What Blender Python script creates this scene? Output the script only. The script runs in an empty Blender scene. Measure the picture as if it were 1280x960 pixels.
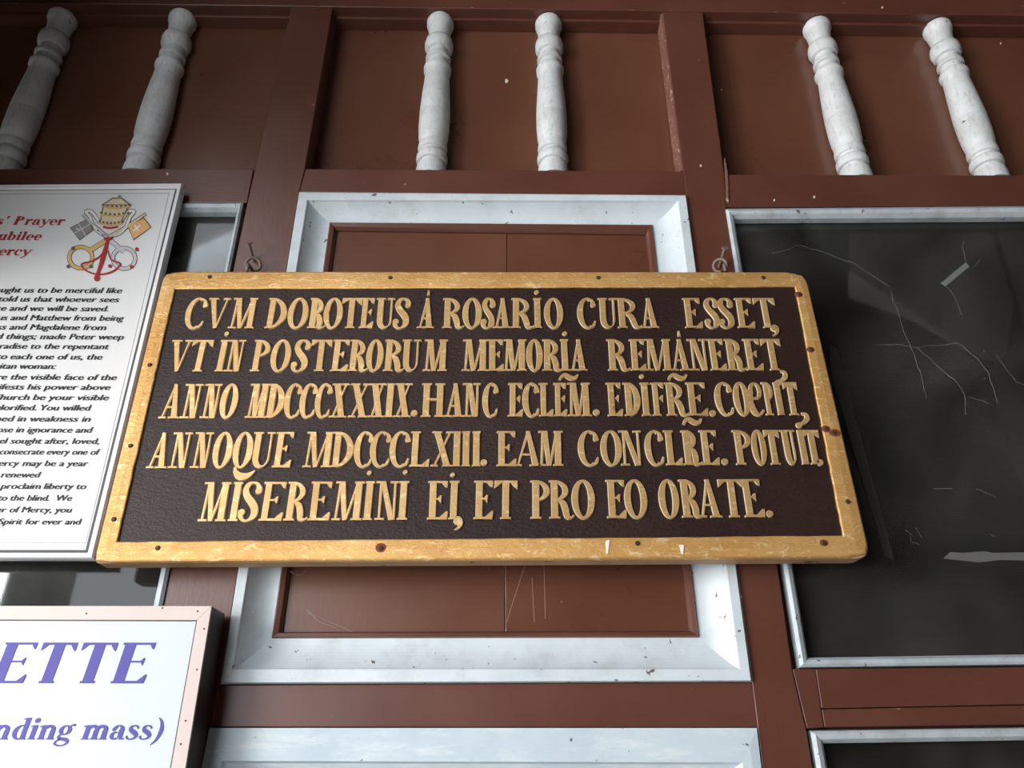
import bpy, math, random
from mathutils import Vector, Matrix
random.seed(7)
scene = bpy.context.scene
C = scene.collection

# ---------------------------------------------------------------- camera
F = 961.0
YAW, PITCH = 0.01137, 0.46941
CAM = Vector((0.0, -1.25, 1.6))
fwd = Vector((math.sin(YAW)*math.cos(PITCH), math.cos(YAW)*math.cos(PITCH), math.sin(PITCH)))
right = Vector((math.cos(YAW), -math.sin(YAW), 0.0))
up = right.cross(fwd)
cam_d = bpy.data.cameras.new('camera')
cam = bpy.data.objects.new('camera', cam_d); C.objects.link(cam)
cam_d.sensor_fit = 'HORIZONTAL'; cam_d.sensor_width = 36.0; cam_d.lens = 36.0*F/1280.0
cam_d.clip_start = 0.02
M = Matrix((right, up, -fwd)).transposed().to_4x4(); M.translation = CAM
cam.matrix_world = M
scene.camera = cam

# ---------------------------------------------------------------- world, light, exposure
world = bpy.data.worlds.new('sky'); scene.world = world; world.use_nodes = True
wn = world.node_tree.nodes; wn['Background'].inputs[0].default_value = (0.93, 0.96, 1.0, 1); wn['Background'].inputs[1].default_value = 2.3
def area(name, loc, target, sx, sy, power, col):
    l = bpy.data.lights.new(name, 'AREA'); l.shape = 'RECTANGLE'; l.size = sx; l.size_y = sy; l.energy = power; l.color = col
    o = bpy.data.objects.new(name, l); C.objects.link(o); o.location = loc
    o.rotation_euler = (Vector(target)-Vector(loc)).to_track_quat('-Z', 'Y').to_euler()
    return o
area('doorway_daylight', (-4.6, -4.3, 2.0), (0.2, 0, 2.4), 2.6, 2.6, 270, (1.0, 0.98, 0.95))
scene.view_settings.view_transform = 'Standard'
scene.view_settings.look = 'None'
scene.view_settings.gamma = 1.0
scene.view_settings.use_curve_mapping = False
scene.view_settings.exposure = 0.50

# ---------------------------------------------------------------- helpers
def at(px, py, y):
    """world point on the vertical plane at depth y that is seen at photograph pixel px, py"""
    d = right*((px-640.0)/F) + up*((480.0-py)/F) + fwd
    return CAM + d*((y-CAM.y)/d.y)
def lerp(a, b, t): return a+(b-a)*t

class MB:
    def __init__(s): s.v = []; s.f = []
    def add(s, vs, fs):
        n = len(s.v); s.v += [tuple(v) for v in vs]; s.f += [tuple(i+n for i in f) for f in fs]
    def poly(s, front, yb):
        """solid: front outline (world points, clockwise or not) pushed straight back to y = yb"""
        n = len(front); back = [(p[0], yb, p[2]) for p in front]
        fs = [tuple(range(n)), tuple(range(2*n-1, n-1, -1))]
        for i in range(n): j = (i+1) % n; fs.append((i, i+n, j+n, j))
        s.add(list(front)+back, fs)
    def px(s, pts, yf, yb): s.poly([at(x, y, yf) for x, y in pts], yb)
    def box(s, x0, x1, y0, y1, z0, z1):
        s.poly([(x0, y0, z0), (x1, y0, z0), (x1, y0, z1), (x0, y0, z1)], y1)
    def tube(s, pts, r, seg=8, cap=True):
        pts = [Vector(p) for p in pts]; n = len(pts)
        rr = r if isinstance(r, (list, tuple)) else [r]*n
        vs = []; ref = None
        for i, p in enumerate(pts):
            t = (pts[min(i+1, n-1)]-pts[max(i-1, 0)]).normalized()
            if ref is None: ref = t.orthogonal().normalized()
            ref = (ref-t*ref.dot(t)).normalized(); b = t.cross(ref)
            for k in range(seg):
                a = 2*math.pi*k/seg
                vs.append(p+(ref*math.cos(a)+b*math.sin(a))*rr[i])
        fs = [(i*seg+k, i*seg+(k+1) % seg, (i+1)*seg+(k+1) % seg, (i+1)*seg+k) for i in range(n-1) for k in range(seg)]
        if cap: fs += [tuple(range(seg)), tuple(range((n-1)*seg, n*seg))]
        s.add(vs, fs)
    def build(s, name, mat, parent=None, smooth=False, bevel=0.0, fix=True):
        if parent is not None: org = parent.matrix_basis.translation.copy() if parent.parent is None else parent.matrix_basis.translation+parent.parent.matrix_basis.translation
        else:
            xs = [v[0] for v in s.v]; ys = [v[1] for v in s.v]; zs = [v[2] for v in s.v]
            org = Vector(((min(xs)+max(xs))/2, (min(ys)+max(ys))/2, min(zs)))
        me = bpy.data.meshes.new(name)
        me.from_pydata([(v[0]-org.x, v[1]-org.y, v[2]-org.z) for v in s.v], [], s.f)
        me.materials.append(mat)
        if fix:
            import bmesh
            bm = bmesh.new(); bm.from_mesh(me); bmesh.ops.recalc_face_normals(bm, faces=bm.faces); bm.to_mesh(me); bm.free()
        if smooth:
            for p in me.polygons: p.use_smooth = True
        o = bpy.data.objects.new(name, me); C.objects.link(o)
        if parent is not None: o.parent = parent
        else: o.location = org
        if bevel:
            m = o.modifiers.new('bevel', 'BEVEL'); m.width = bevel; m.segments = 2; m.limit_method = 'ANGLE'; m.angle_limit = math.radians(40)
        return o
def empty(name, loc):
    o = bpy.data.objects.new(name, None); C.objects.link(o); o.location = loc; o.empty_display_size = 0.05
    o.matrix_basis = Matrix.Translation(Vector(loc)); return o
def tag(o, label=None, cat=None, group=None, kind=None):
    if label: o['label'] = label
    if cat: o['category'] = cat
    if group: o['group'] = group
    if kind: o['kind'] = kind
    return o
def rings(quads, yb, mats, parent, names, bevel=0.0, smooth=False):
    """four mitred members swept round a rectangle; quads = [(four world corners TL TR BR BL), ...] outer to inner"""
    out = []
    for k in range(4):
        j = (k+1) % 4; n = len(quads)
        vs = []
        for q in quads: vs += [q[k], q[j]]
        o0, o1 = quads[0][k], quads[0][j]; i0, i1 = quads[-1][k], quads[-1][j]
        vs += [(o0[0], yb, o0[2]), (o1[0], yb, o1[2]), (i0[0], yb, i0[2]), (i1[0], yb, i1[2])]
        fs = [(2*i, 2*i+1, 2*i+3, 2*i+2) for i in range(n-1)]
        b = 2*n
        fs += [(0, 1, b+1, b), (2*n-2, 2*n-1, b+3, b+2), (b, b+1, b+3, b+2),
               tuple([2*i for i in range(n)]+[b+2, b]), tuple([2*i+1 for i in range(n)]+[b+3, b+1])]
        m = MB(); m.add(vs, fs); out.append(m.build(names, mats, parent, bevel=bevel))
    return out
def Q(pts, y): return [at(px, py, y) for px, py in pts]
def insetq(qa, qb, t, y): 
    return [Vector((lerp(a.x, b.x, t), y, lerp(a.z, b.z, t))) for a, b in zip(qa, qb)]

# ---------------------------------------------------------------- materials
def nt(name):
    m = bpy.data.materials.new(name); m.use_nodes = True
    return m, m.node_tree.nodes, m.node_tree.links, m.node_tree.nodes['Principled BSDF']
def ramp(N, stops):
    r = N.new('ShaderNodeValToRGB'); e = r.color_ramp.elements
    e[0].position, e[0].color = stops[0][0], (*stops[0][1], 1) if len(stops[0][1]) == 3 else stops[0][1]
    e[1].position, e[1].color = stops[-1][0], (*stops[-1][1], 1)
    for p, c in stops[1:-1]:
        x = e.new(p); x.color = (*c, 1)
    return r
def coords(N, L, scale=(1, 1, 1), rnd=True):
    tc = N.new('ShaderNodeTexCoord'); mp = N.new('ShaderNodeMapping'); mp.inputs['Scale'].default_value = scale
    L.new(tc.outputs['Object'], mp.inputs['Vector'])
    if rnd:
        oi = N.new('ShaderNodeObjectInfo'); mu = N.new('ShaderNodeMath'); mu.operation = 'MULTIPLY'; mu.inputs[1].default_value = 17.0
        L.new(oi.outputs['Random'], mu.inputs[0]); cb = N.new('ShaderNodeCombineXYZ')
        L.new(mu.outputs[0], cb.inputs[0]); L.new(mu.outputs[0], cb.inputs[2]); L.new(cb.outputs[0], mp.inputs['Location'])
    return mp.outputs[0]
def noise(N, L, vec, scale, detail=4, rough=0.55, dist=0.0):
    n = N.new('ShaderNodeTexNoise'); n.inputs['Scale'].default_value = scale; n.inputs['Detail'].default_value = detail
    n.inputs['Roughness'].default_value = rough; n.inputs['Distortion'].default_value = dist
    L.new(vec, n.inputs['Vector']); return n.outputs['Fac']
def mix(N, L, f, a, b, typ='MIX'):
    m = N.new('ShaderNodeMix'); m.data_type = 'RGBA'; m.blend_type = typ
    for s, v in ((m.inputs[0], f), (m.inputs[6], a), (m.inputs[7], b)):
        if hasattr(v, 'is_linked') or hasattr(v, 'links'): L.new(v, s)
        elif isinstance(v, (int, float)): s.default_value = v
        else: s.default_value = (*v, 1)
    return m.outputs[2]
def bump(N, L, h, strength, dist, bsdf):
    b = N.new('ShaderNodeBump'); b.inputs['Strength'].default_value = strength; b.inputs['Distance'].default_value = dist
    L.new(h, b.inputs['Height']); L.new(b.outputs[0], bsdf.inputs['Normal'])
def paint(name, base, alt, chip, chip_t=0.74, rough=0.4, scale=9, grain=(1, 1, 1), chipscale=38, spec=0.5, dirt=None, b=0.25):
    m, N, L, P = nt(name)
    v = coords(N, L); vg = coords(N, L, grain)
    n1 = noise(N, L, v, scale, 5); r1 = ramp(N, [(0.3, (0, 0, 0)), (0.7, (1, 1, 1))]); L.new(n1, r1.inputs[0])
    c = mix(N, L, r1.outputs[0], base, alt)
    if dirt:
        n4 = noise(N, L, vg, 14, 6, 0.7); r4 = ramp(N, [(0.5, (0, 0, 0)), (0.72, (1, 1, 1))]); L.new(n4, r4.inputs[0])
        c = mix(N, L, r4.outputs[0], c, dirt)
    n2 = noise(N, L, v, chipscale, 3, 0.5, 0.4); r2 = ramp(N, [(chip_t, (0, 0, 0)), (chip_t+0.015, (1, 1, 1))]); L.new(n2, r2.inputs[0])
    c = mix(N, L, r2.outputs[0], c, chip)
    L.new(c, P.inputs['Base Color'])
    n3 = noise(N, L, vg, 30, 6, 0.6)
    bump(N, L, n3, b, 0.0012, P)
    rr = N.new('ShaderNodeMapRange'); rr.inputs[3].default_value = rough-0.07; rr.inputs[4].default_value = rough+0.1
    L.new(n1, rr.inputs[0]); L.new(rr.outputs[0], P.inputs['Roughness'])
    P.inputs['Specular IOR Level'].default_value = spec
    return m
BROWN = paint('brown_gloss_paint', (0.104, 0.034, 0.021), (0.135, 0.048, 0.030), (0.36, 0.22, 0.17), 0.745, 0.33, 5, (6, 6, 1), 75, spec=0.75)
BROWNH = paint('brown_gloss_paint_rail', (0.100, 0.032, 0.021), (0.132, 0.046, 0.030), (0.36, 0.22, 0.17), 0.74, 0.36, 5, (1, 6, 6), 70, spec=0.7)
PANEL = paint('brown_panel_paint', (0.112, 0.039, 0.022), (0.155, 0.062, 0.036), (0.38, 0.25, 0.20), 0.765, 0.28, 3, (5, 5, 1), 85, b=0.12, spec=0.7)
WORN = paint('worn_brown_edge', (0.17, 0.07, 0.05), (0.25, 0.12, 0.09), (0.45, 0.32, 0.26), 0.62, 0.5, 20, (1, 1, 1), 80)
BLUE = paint('pale_blue_paint', (0.58, 0.66, 0.71), (0.69, 0.76, 0.80), (0.13, 0.12, 0.12), 0.695, 0.45, 12, (1, 1, 1), 70, dirt=(0.52, 0.56, 0.58))
BLUEBOARD = paint('pale_blue_board_paint', (0.50, 0.60, 0.67), (0.60, 0.69, 0.75), (0.13, 0.12, 0.12), 0.72, 0.45, 10, (1, 4, 5), 60, dirt=(0.72, 0.78, 0.81))
BEAD = paint('grey_bead_paint', (0.42, 0.48, 0.52), (0.56, 0.62, 0.66), (0.16, 0.12, 0.11), 0.69, 0.5, 25, (1, 1, 1), 90, dirt=(0.36, 0.38, 0.38))
BALU = paint('white_baluster_paint', (0.62, 0.64, 0.64), (0.74, 0.77, 0.78), (0.12, 0.11, 0.10), 0.725, 0.45, 14, (8, 8, 1.2), 60, dirt=(0.50, 0.50, 0.49), b=0.6)
PINKW = paint('off_white_pink_strip', (0.62, 0.51, 0.47), (0.66, 0.56, 0.52), (0.45, 0.36, 0.32), 0.78, 0.5, 9, (1, 1, 1), 60)
WHITE = paint('white_sign_board', (0.57, 0.615, 0.65), (0.61, 0.65, 0.67), (0.60, 0.60, 0.58), 0.765, 0.35, 4, (1, 1, 1), 45, b=0.04)
POSTER = paint('poster_paper', (0.66, 0.67, 0.68), (0.72, 0.72, 0.72), (0.50, 0.48, 0.45), 0.775, 0.28, 3, (1, 1, 1), 50, b=0.04)
ALU = paint('white_metal_frame', (0.72, 0.73, 0.74), (0.80, 0.81, 0.82), (0.3, 0.28, 0.27), 0.76, 0.35, 12, (1, 1, 1), 60)
DARKW = paint('dark_sign_side', (0.020, 0.010, 0.008), (0.045, 0.020, 0.014), (0.2, 0.14, 0.1), 0.75, 0.5, 12, (1, 1, 6), 60)
CONC = paint('concrete', (0.30, 0.29, 0.27), (0.38, 0.37, 0.34), (0.2, 0.2, 0.19), 0.72, 0.85, 3, (1, 1, 1), 12)
PLAST = paint('beige_plaster', (0.50, 0.46, 0.38), (0.56, 0.52, 0.44), (0.4, 0.37, 0.3), 0.75, 0.8, 2)
DARKC = paint('dark_ceiling_board', (0.035, 0.028, 0.024), (0.05, 0.04, 0.035), (0.1, 0.08, 0.07), 0.75, 0.7, 2)
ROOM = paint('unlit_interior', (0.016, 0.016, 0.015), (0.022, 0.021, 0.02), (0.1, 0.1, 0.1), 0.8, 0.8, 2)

def flat(name, col, rough=0.6, metal=0.0, spec=0.4):
    m, N, L, P = nt(name); P.inputs['Roughness'].default_value = rough; P.inputs['Metallic'].default_value = metal
    P.inputs['Specular IOR Level'].default_value = spec
    n = noise(N, L, coords(N, L), 60, 3); c = mix(N, L, n, tuple(x*0.88 for x in col), tuple(min(1, x*1.1) for x in col)); L.new(c, P.inputs['Base Color'])
    return m
BLACK = flat('black_print', (0.016, 0.015, 0.015)); RED = flat('red_print', (0.36, 0.018, 0.022)); INDIGO = flat('blue_print', (0.085, 0.07, 0.34))
GREYL = flat('grey_print_line', (0.42, 0.42, 0.42)); GOOVE = flat('dark_groove', (0.07, 0.07, 0.075))
PGOLD = flat('printed_gold', (0.62, 0.40, 0.15)); PGOLD2 = flat('printed_pale_gold', (0.66, 0.56, 0.36)); PGREY = flat('printed_grey', (0.25, 0.24, 0.24)); PSILV = flat('printed_silver', (0.55, 0.55, 0.56)); PORNG = flat('printed_orange', (0.74, 0.42, 0.17))
PLINE = flat('printed_outline', (0.12, 0.10, 0.09)); PWHITE = flat('printed_white', (0.78, 0.77, 0.74))
IRON = flat('rusty_iron', (0.24, 0.18, 0.15), 0.65, 0.35); NAILM = flat('dark_nail', (0.06, 0.035, 0.025), 0.6, 0.3); RUST = flat('rust_stain', (0.20, 0.045, 0.02), 0.7)
TAPE = flat('grey_old_tape', (0.13, 0.13, 0.12), 0.7); TAPED = flat('brown_old_tape', (0.045, 0.041, 0.036), 0.6); STICK = flat('pale_sticker', (0.17, 0.19, 0.18), 0.6)
WEB = flat('cobweb_thread', (0.34, 0.34, 0.32), 0.9); CHIP = flat('bare_wood_chip', (0.72, 0.66, 0.60), 0.8); CHIPP = flat('pink_paint_flake', (0.50, 0.33, 0.27), 0.8)

def gold_mat(name, a, b, bumps):
    m, N, L, P = nt(name); v = coords(N, L)
    n1 = noise(N, L, v, 7, 6, 0.65); r = ramp(N, [(0.32, a), (0.68, b)]); L.new(n1, r.inputs[0])
    n2 = noise(N, L, coords(N, L, (1, 1, 2.2)), 45, 8, 0.75, 0.8); r2 = ramp(N, [(0.54, (0, 0, 0)), (0.62, (1, 1, 1))]); L.new(n2, r2.inputs[0])
    c = mix(N, L, r2.outputs[0], r.outputs[0], (0.84, 0.62, 0.32))
    n3 = noise(N, L, v, 55, 5, 0.7, 1.0); r3 = ramp(N, [(0.66, (0, 0, 0)), (0.74, (1, 1, 1))]); L.new(n3, r3.inputs[0])
    c = mix(N, L, r3.outputs[0], c, (0.24, 0.10, 0.03))
    L.new(c, P.inputs['Base Color']); P.inputs['Metallic'].default_value = 0.45; P.inputs['Roughness'].default_value = 0.42
    ad = N.new('ShaderNodeMath'); ad.operation = 'ADD'; L.new(n2, ad.inputs[0]); L.new(n1, ad.inputs[1])
    bump(N, L, ad.outputs[0], bumps, 0.004, P); return m
GOLD = gold_mat('gold_leaf_frame', (0.58, 0.30, 0.085), (0.74, 0.44, 0.16), 0.55)
GOLDE = gold_mat('gold_leaf_letter_edges', (0.78, 0.62, 0.40), (0.88, 0.74, 0.52), 0.2)
GOLDL = gold_mat('gold_leaf_letters', (0.56, 0.33, 0.13), (0.70, 0.45, 0.20), 0.25)
WOODED = paint('bare_wood_edge', (0.34, 0.20, 0.12), (0.48, 0.30, 0.18), (0.10, 0.06, 0.04), 0.66, 0.6, 18, (1, 1, 8), 40)
def field_mat():
    m, N, L, P = nt('dark_brown_lacquer'); v = coords(N, L)
    n1 = noise(N, L, v, 6, 5, 0.6); r = ramp(N, [(0.3, (0.022, 0.011, 0.010)), (0.7, (0.034, 0.017, 0.014))]); L.new(n1, r.inputs[0])
    n2 = noise(N, L, coords(N, L, (1, 1, 2.5)), 120, 4, 0.7, 0.5); r2 = ramp(N, [(0.70, (0, 0, 0)), (0.76, (1, 1, 1))]); L.new(n2, r2.inputs[0])
    c = mix(N, L, r2.outputs[0], r.outputs[0], (0.16, 0.13, 0.13)); L.new(c, P.inputs['Base Color'])
    P.inputs['Roughness'].default_value = 0.34; P.inputs['Specular IOR Level'].default_value = 0.3
    n3 = noise(N, L, coords(N, L, (1, 1, 3)), 55, 7, 0.7); n5 = noise(N, L, coords(N, L, (1, 1, 1.6)), 170, 4, 0.7)
    ad = N.new('ShaderNodeMath'); ad.operation = 'ADD'; L.new(n3, ad.inputs[0]); L.new(n5, ad.inputs[1]); bump(N, L, ad.outputs[0], 0.75, 0.0016, P); return m
FIELD = field_mat()
def glass_mat():
    m, N, L, P = nt('dusty_window_glass'); N.remove(P); out = N['Material Output']
    v = coords(N, L)
    tr = N.new('ShaderNodeBsdfTransparent'); tr.inputs[0].default_value = (0.62, 0.64, 0.64, 1)
    gl = N.new('ShaderNodeBsdfGlossy'); gl.inputs['Roughness'].default_value = 0.03; gl.inputs[0].default_value = (0.9, 0.92, 0.95, 1)
    fr = N.new('ShaderNodeFresnel'); fr.inputs[0].default_value = 1.5
    m1 = N.new('ShaderNodeMixShader'); L.new(fr.outputs[0], m1.inputs[0]); L.new(tr.outputs[0], m1.inputs[1]); L.new(gl.outputs[0], m1.inputs[2])
    df = N.new('ShaderNodeBsdfDiffuse'); df.inputs[0].default_value = (0.33, 0.32, 0.29, 1)
    n = noise(N, L, v, 3.2, 7, 0.62, 0.6); r = ramp(N, [(0.35, (0.03, 0.03, 0.03)), (0.75, (0.16, 0.16, 0.16))]); L.new(n, r.inputs[0])
    n2 = noise(N, L, v, 120, 3, 0.6, 0.8); r2 = ramp(N, [(0.74, (0, 0, 0)), (0.77, (0.8, 0.8, 0.8))]); L.new(n2, r2.inputs[0])
    ad = N.new('ShaderNodeMath'); ad.operation = 'ADD'; ad.use_clamp = True; L.new(r.outputs[0], ad.inputs[0]); L.new(r2.outputs[0], ad.inputs[1])
    m2 = N.new('ShaderNodeMixShader'); L.new(ad.outputs[0], m2.inputs[0]); L.new(m1.outputs[0], m2.inputs[1]); L.new(df.outputs[0], m2.inputs[2])
    L.new(m2.outputs[0], out.inputs['Surface']); return m
GLASS = glass_mat()

# ---------------------------------------------------------------- the setting
def struct(name, m, mat, **k): return tag(m.build(name, mat, **k), kind='structure')
TOPZ = 3.55
m = MB(); m.box(-4.5, 3.2, -5.5, 2.6, -0.1, 0.0); struct('floor', m, CONC)
m = MB(); m.poly([(-1.0, -3.4, TOPZ), (3.2, -3.4, TOPZ), (3.2, -3.4, TOPZ+0.1), (-1.0, -3.4, TOPZ+0.1)], 2.6); m.poly([(-2.3, -0.9, TOPZ), (-1.0, -0.9, TOPZ), (-1.0, -0.9, TOPZ+0.1), (-2.3, -0.9, TOPZ+0.1)], 2.6); struct('ceiling', m, DARKC)
m = MB(); m.box(2.6, 2.75, -3.4, 2.5, 0.0, TOPZ); struct('wall_right', m, DARKC)
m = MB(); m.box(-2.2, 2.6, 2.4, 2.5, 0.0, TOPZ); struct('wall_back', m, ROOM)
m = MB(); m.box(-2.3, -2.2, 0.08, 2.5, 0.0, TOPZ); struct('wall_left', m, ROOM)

RY = 0.055          # depth of the recessed upper panels
BK = 0.075
wall = tag(empty('wall_front', (0, 0, 0)), kind='structure')
def piece(name, pts, mat, yf=0.0, yb=BK, bevel=0.0016, parent=wall, label=None):
    m = MB(); m.px(pts, yf, yb); o = m.build(name, mat, parent, bevel=bevel)
    if label: o['label'] = label
    return o
# stiles
piece('stile', [(364, 9), (416, 8), (381, 211), (374, 240), (275, 855), (240, 1080), (130, 1080), (203, 757), (309, 253)], BROWN)
piece('stile', [(828, 12), (878, 13), (905, 215), (908, 261), (990, 835), (1008, 912), (1035, 1080), (968, 1080), (940, 853), (858, 244), (854, 213)], BROWN)
# top beam with its stepped fillet
def beam_line(x): return 3.0+16.0*x/1280.0
bl, br = at(-420, beam_line(-420), -0.004), at(1700, beam_line(1700), -0.004)
m = MB(); m.poly([bl, br, Vector((br.x, br.y, TOPZ)), Vector((bl.x, bl.y, TOPZ))], BK); m.build('beam', BROWNH, wall, bevel=0.002)
m = MB()
m.poly([Vector((bl.x, 0.022, bl.z-0.008)), Vector((br.x, 0.022, br.z-0.008)), Vector((br.x, 0.022, br.z+0.001)), Vector((bl.x, 0.022, bl.z+0.001))], RY)
m.build('fillet', BROWNH, wall, bevel=0.001)
def beam_z(x): return lerp(bl.z, br.z, (x-bl.x)/(br.x-bl.x))
# rails
piece('rail', [(-420, 211), (317, 211), (309, 253), (-420, 255)], BROWNH, 0.001)
piece('rail', [(382, 211), (854, 214), (858, 244), (374, 240)], BROWNH, 0.001)
piece('rail', [(906, 218), (1700, 220), (1700, 254), (908, 258)], BROWNH, 0.001)
piece('rail', [(275, 856), (940, 853), (948, 909), (264, 909)], BROWNH, 0.001)
piece('stud', [(990.5, 836), (1019, 836), (1030, 909), (1008.5, 911)], BROWN, 0.002)
piece('rail', [(1019.5, 836), (1800, 829), (1800, 870), (1027, 885.5)], BROWNH, 0.001)
piece('rail', [(1027, 886.5), (1800, 871), (1800, 899), (1030.5, 909)], BROWNH, 0.003)
# recessed upper boards, one per bay
x_l = at(380, 200, 0).x; x_r = at(845, 200, 0).x
for (x0, x1) in ((-1.75, x_l-0.06), (x_l-0.055, x_r+0.04), (x_r+0.045, 1.9)):
    m = MB(); m.box(x0, x1, RY, RY+0.012, at(640, 226, 0).z, bl.z+0.02); m.build('panel', PANEL, wall)
# wall pieces outside the frame, so the wall goes on
m = MB(); m.box(-1.9, -0.86, 0.0, BK, 0.0, 1.30); m.build('panel', BROWN, wall)
m = MB(); m.box(-0.60, 0.45, 0.012, BK, 0.0, 1.26); m.build('panel', BROWN, wall)
xr_ = max(at(1480, 256, 0).x, at(1700, 826, 0).x)+0.004; xl_ = min(at(-330, 254, 0).x, at(-560, 838, 0).x)-0.004
m = MB(); m.box(xr_, 2.58, 0.0, BK, 0.0, at(1700, 254, 0).z-0.004); m.build('panel', BROWN, wall, bevel=0.0016)
m = MB(); m.box(-2.28, xl_, 0.0, BK, 1.302, at(-330, 255, 0).z-0.004); m.build('panel', BROWN, wall, bevel=0.0016)
m = MB(); m.box(1.9, 2.58, 0.0, BK, at(1700, 220, 0).z+0.004, bl.z); m.build('panel', BROWN, wall, bevel=0.0016)
# worn bead at the left edge of the right stile, upper bay
piece('bead', [(826, 17), (829.5, 15), (855, 213), (851, 213)], WORN, 0.004, 0.05, bevel=0.0005, label='worn lighter bead')
# upright cracks / splinters by the right stile
piece('splinter', [(906, 196), (910, 218), (911, 252), (908, 250)], WORN, -0.002, 0.01, bevel=0.0003)

# centre moulded panel
OUT = [(374, 240), (858, 244), (940, 852), (275, 855)]
FI = [(384.5, 249.5), (847, 251), (924, 836), (291, 836)]
CI = [(412, 278), (816, 281), (874.5, 797), (339.5, 798)]
BI = [(420, 286), (808, 291), (863, 788), (352, 789)]
trim = tag(empty('trim_1', at(607, 855, 0)), kind='structure')
qa, qf, qc = Q(OUT, -0.009), Q(FI, -0.009), Q(CI, 0.018)
qs = [Q(OUT, -0.002), insetq(qa, qf, 0.10, -0.009), insetq(qa, qf, 0.93, -0.009), insetq(qa, qf, 1.0, -0.008)]
for i in range(0, 10):
    t = i/9; qs.append(insetq(qf, qc, lerp(0.04, 1, t), lerp(-0.004, 0.018, 1-(1-t)**2.3)))
rings(qs, 0.04, BLUE, trim, 'moulding')
qb = Q(BI, 0.016)
rings([insetq(qc, qb, 0.02, 0.018), insetq(qc, qb, 0.2, 0.0135), insetq(qc, qb, 0.7, 0.015), insetq(qc, qb, 1.0, 0.022)], 0.04, BROWN, trim, 'bead')
yb_ = 0.0255
tl, tr_, brr, bll = [at(x, y, yb_) for x, y in [(410, 279), (818, 283), (873, 799), (340, 800)]]
jt, jb = at(634, 281, yb_), at(631, 800, yb_)
m = MB(); m.poly([tl, jt-Vector((0.0006, 0, 0)), jb-Vector((0.0006, 0, 0)), bll], 0.038); m.build('panel_board', PANEL, trim, bevel=0.001)
m = MB(); m.poly([jt+Vector((0.0006, 0.0, 0)), tr_, brr, jb+Vector((0.0006, 0.0, 0))], 0.038); m.build('panel_board', PANEL, trim, bevel=0.001)

# pale board of the panel below
trim2 = tag(empty('trim_2', at(600, 1060, 0)), kind='structure')
O2 = [(262, 910), (946, 910), (985, 1250), (190, 1250)]; I2 = [(277, 951), (928, 953), (958, 1215), (215, 1215)]; J2 = [(320, 985), (890, 985), (910, 1180), (265, 1180)]
q0, q1, q2 = Q(O2, -0.004), Q(I2, -0.006), Q(J2, 0.014)
rings([q0, insetq(q0, q1, 0.5, -0.006), q1, insetq(q1, q2, 0.08, 0.001), insetq(q1, q2, 0.5, 0.010), q2], 0.03, BLUEBOARD, trim2, 'moulding')
m = MB(); m.px([(318, 983), (893, 983), (913, 1184), (262, 1184)], 0.020, 0.032); m.build('panel_board', PANEL, trim2)

# windows
def window(name, outer, inner, glass_y=0.016, extra=None):
    w = tag(empty(name, tuple(sum((at(x, y, 0) for x, y in outer), Vector())/4)), kind='structure')
    a, b = Q(outer, -0.004), Q(inner, 0.004)
    rings([Q(outer, 0.006), insetq(a, b, 0.08, -0.003), insetq(a, b, 0.35, -0.007), insetq(a, b, 0.7, -0.004), insetq(a, b, 1.0, 0.005)], 0.02, BEAD, w, 'glazing_bead', bevel=0.0006)
    g = Q(outer, 0.016); cx = sum((p.x for p in g))/4; cz = sum((p.z for p in g))/4
    e = 0.004
    g = [Vector((p.x+(e if p.x > cx else -e)*-1, p.y+0.006, p.z+(e if p.z > cz else -e)*-1)) for p in g]
    m = MB(); m.poly(g, g[0].y+0.004); m.build('pane', GLASS, w)
    ro = [Vector((p.x, 0.028, p.z)) for p in Q(outer, 0.016)]; ri = [Vector((p.x, 0.028, p.z)) for p in Q(inner, 0.016)]
    rings([insetq(ro, ri, -0.6, 0.028), insetq(ro, ri, 0.9, 0.028)], 0.06, BROWN, w, 'sash')
    return w
window('window_1', [(906, 261), (1480, 256), (1700, 826), (999, 835)], [(918, 273.5), (1466, 270), (1682, 812), (1010, 822)])
window('window_2', [(-330, 254), (305, 253), (188, 838), (-560, 838)], [(-318, 266), (296, 265), (177, 826), (-545, 826)])
window('window_3', [(1012, 913), (1740, 903), (1900, 1300), (1075, 1300)], [(1029, 929), (1720, 918), (1880, 1285), (1090, 1285)])

# ---------------------------------------------------------------- balusters
prof_px = [(5.5, 26), (6, 33), (8, 35.5), (13, 35), (14, 32.5), (20, 30), (28, 27.5), (31, 26), (32, 30), (33.5, 35), (38, 37.5), (43, 37), (47, 33), (48, 26), (54, 26), (54.6, 31), (56.5, 33.5),
           (59.5, 33), (60.5, 27), (67, 27), (67.6, 33), (70, 36.5), (74.5, 36), (75.5, 32), (85, 33), (100, 36), (115, 38.5), (132, 40.8), (133, 40), (134, 40), (135, 40.8), (150, 41), (163, 39.5), (172, 36), (173, 33), (174, 38), (179, 39.5),
           (182, 38), (183, 32), (186, 32), (187.5, 39), (190, 41.5), (194, 42), (198, 40), (199, 33), (202, 33), (203, 39), (209, 41.5), (220, 42)]
BY = 0.033
prof = []
for py, w in prof_px:
    p = at(545, py, BY); dist = (p-CAM).dot(fwd)
    prof.append([p.z, w/F*dist/2*0.93])
z_base = at(545, 212.4, 0.0).z; z_top = at(545, 5.5, BY-0.03).z
zmin, zmax = prof[-1][0], prof[0][0]
for q in prof: q[0] = (q[0]-zmin)/(zmax-zmin)
SEG = 32
mb = MB(); vs = []
for zz, r in prof:
    for k in range(SEG):
        a = 2*math.pi*k/SEG
        vs.append((r*math.cos(a), min(r*math.sin(a), RY-BY-0.0005), zz))
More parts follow.
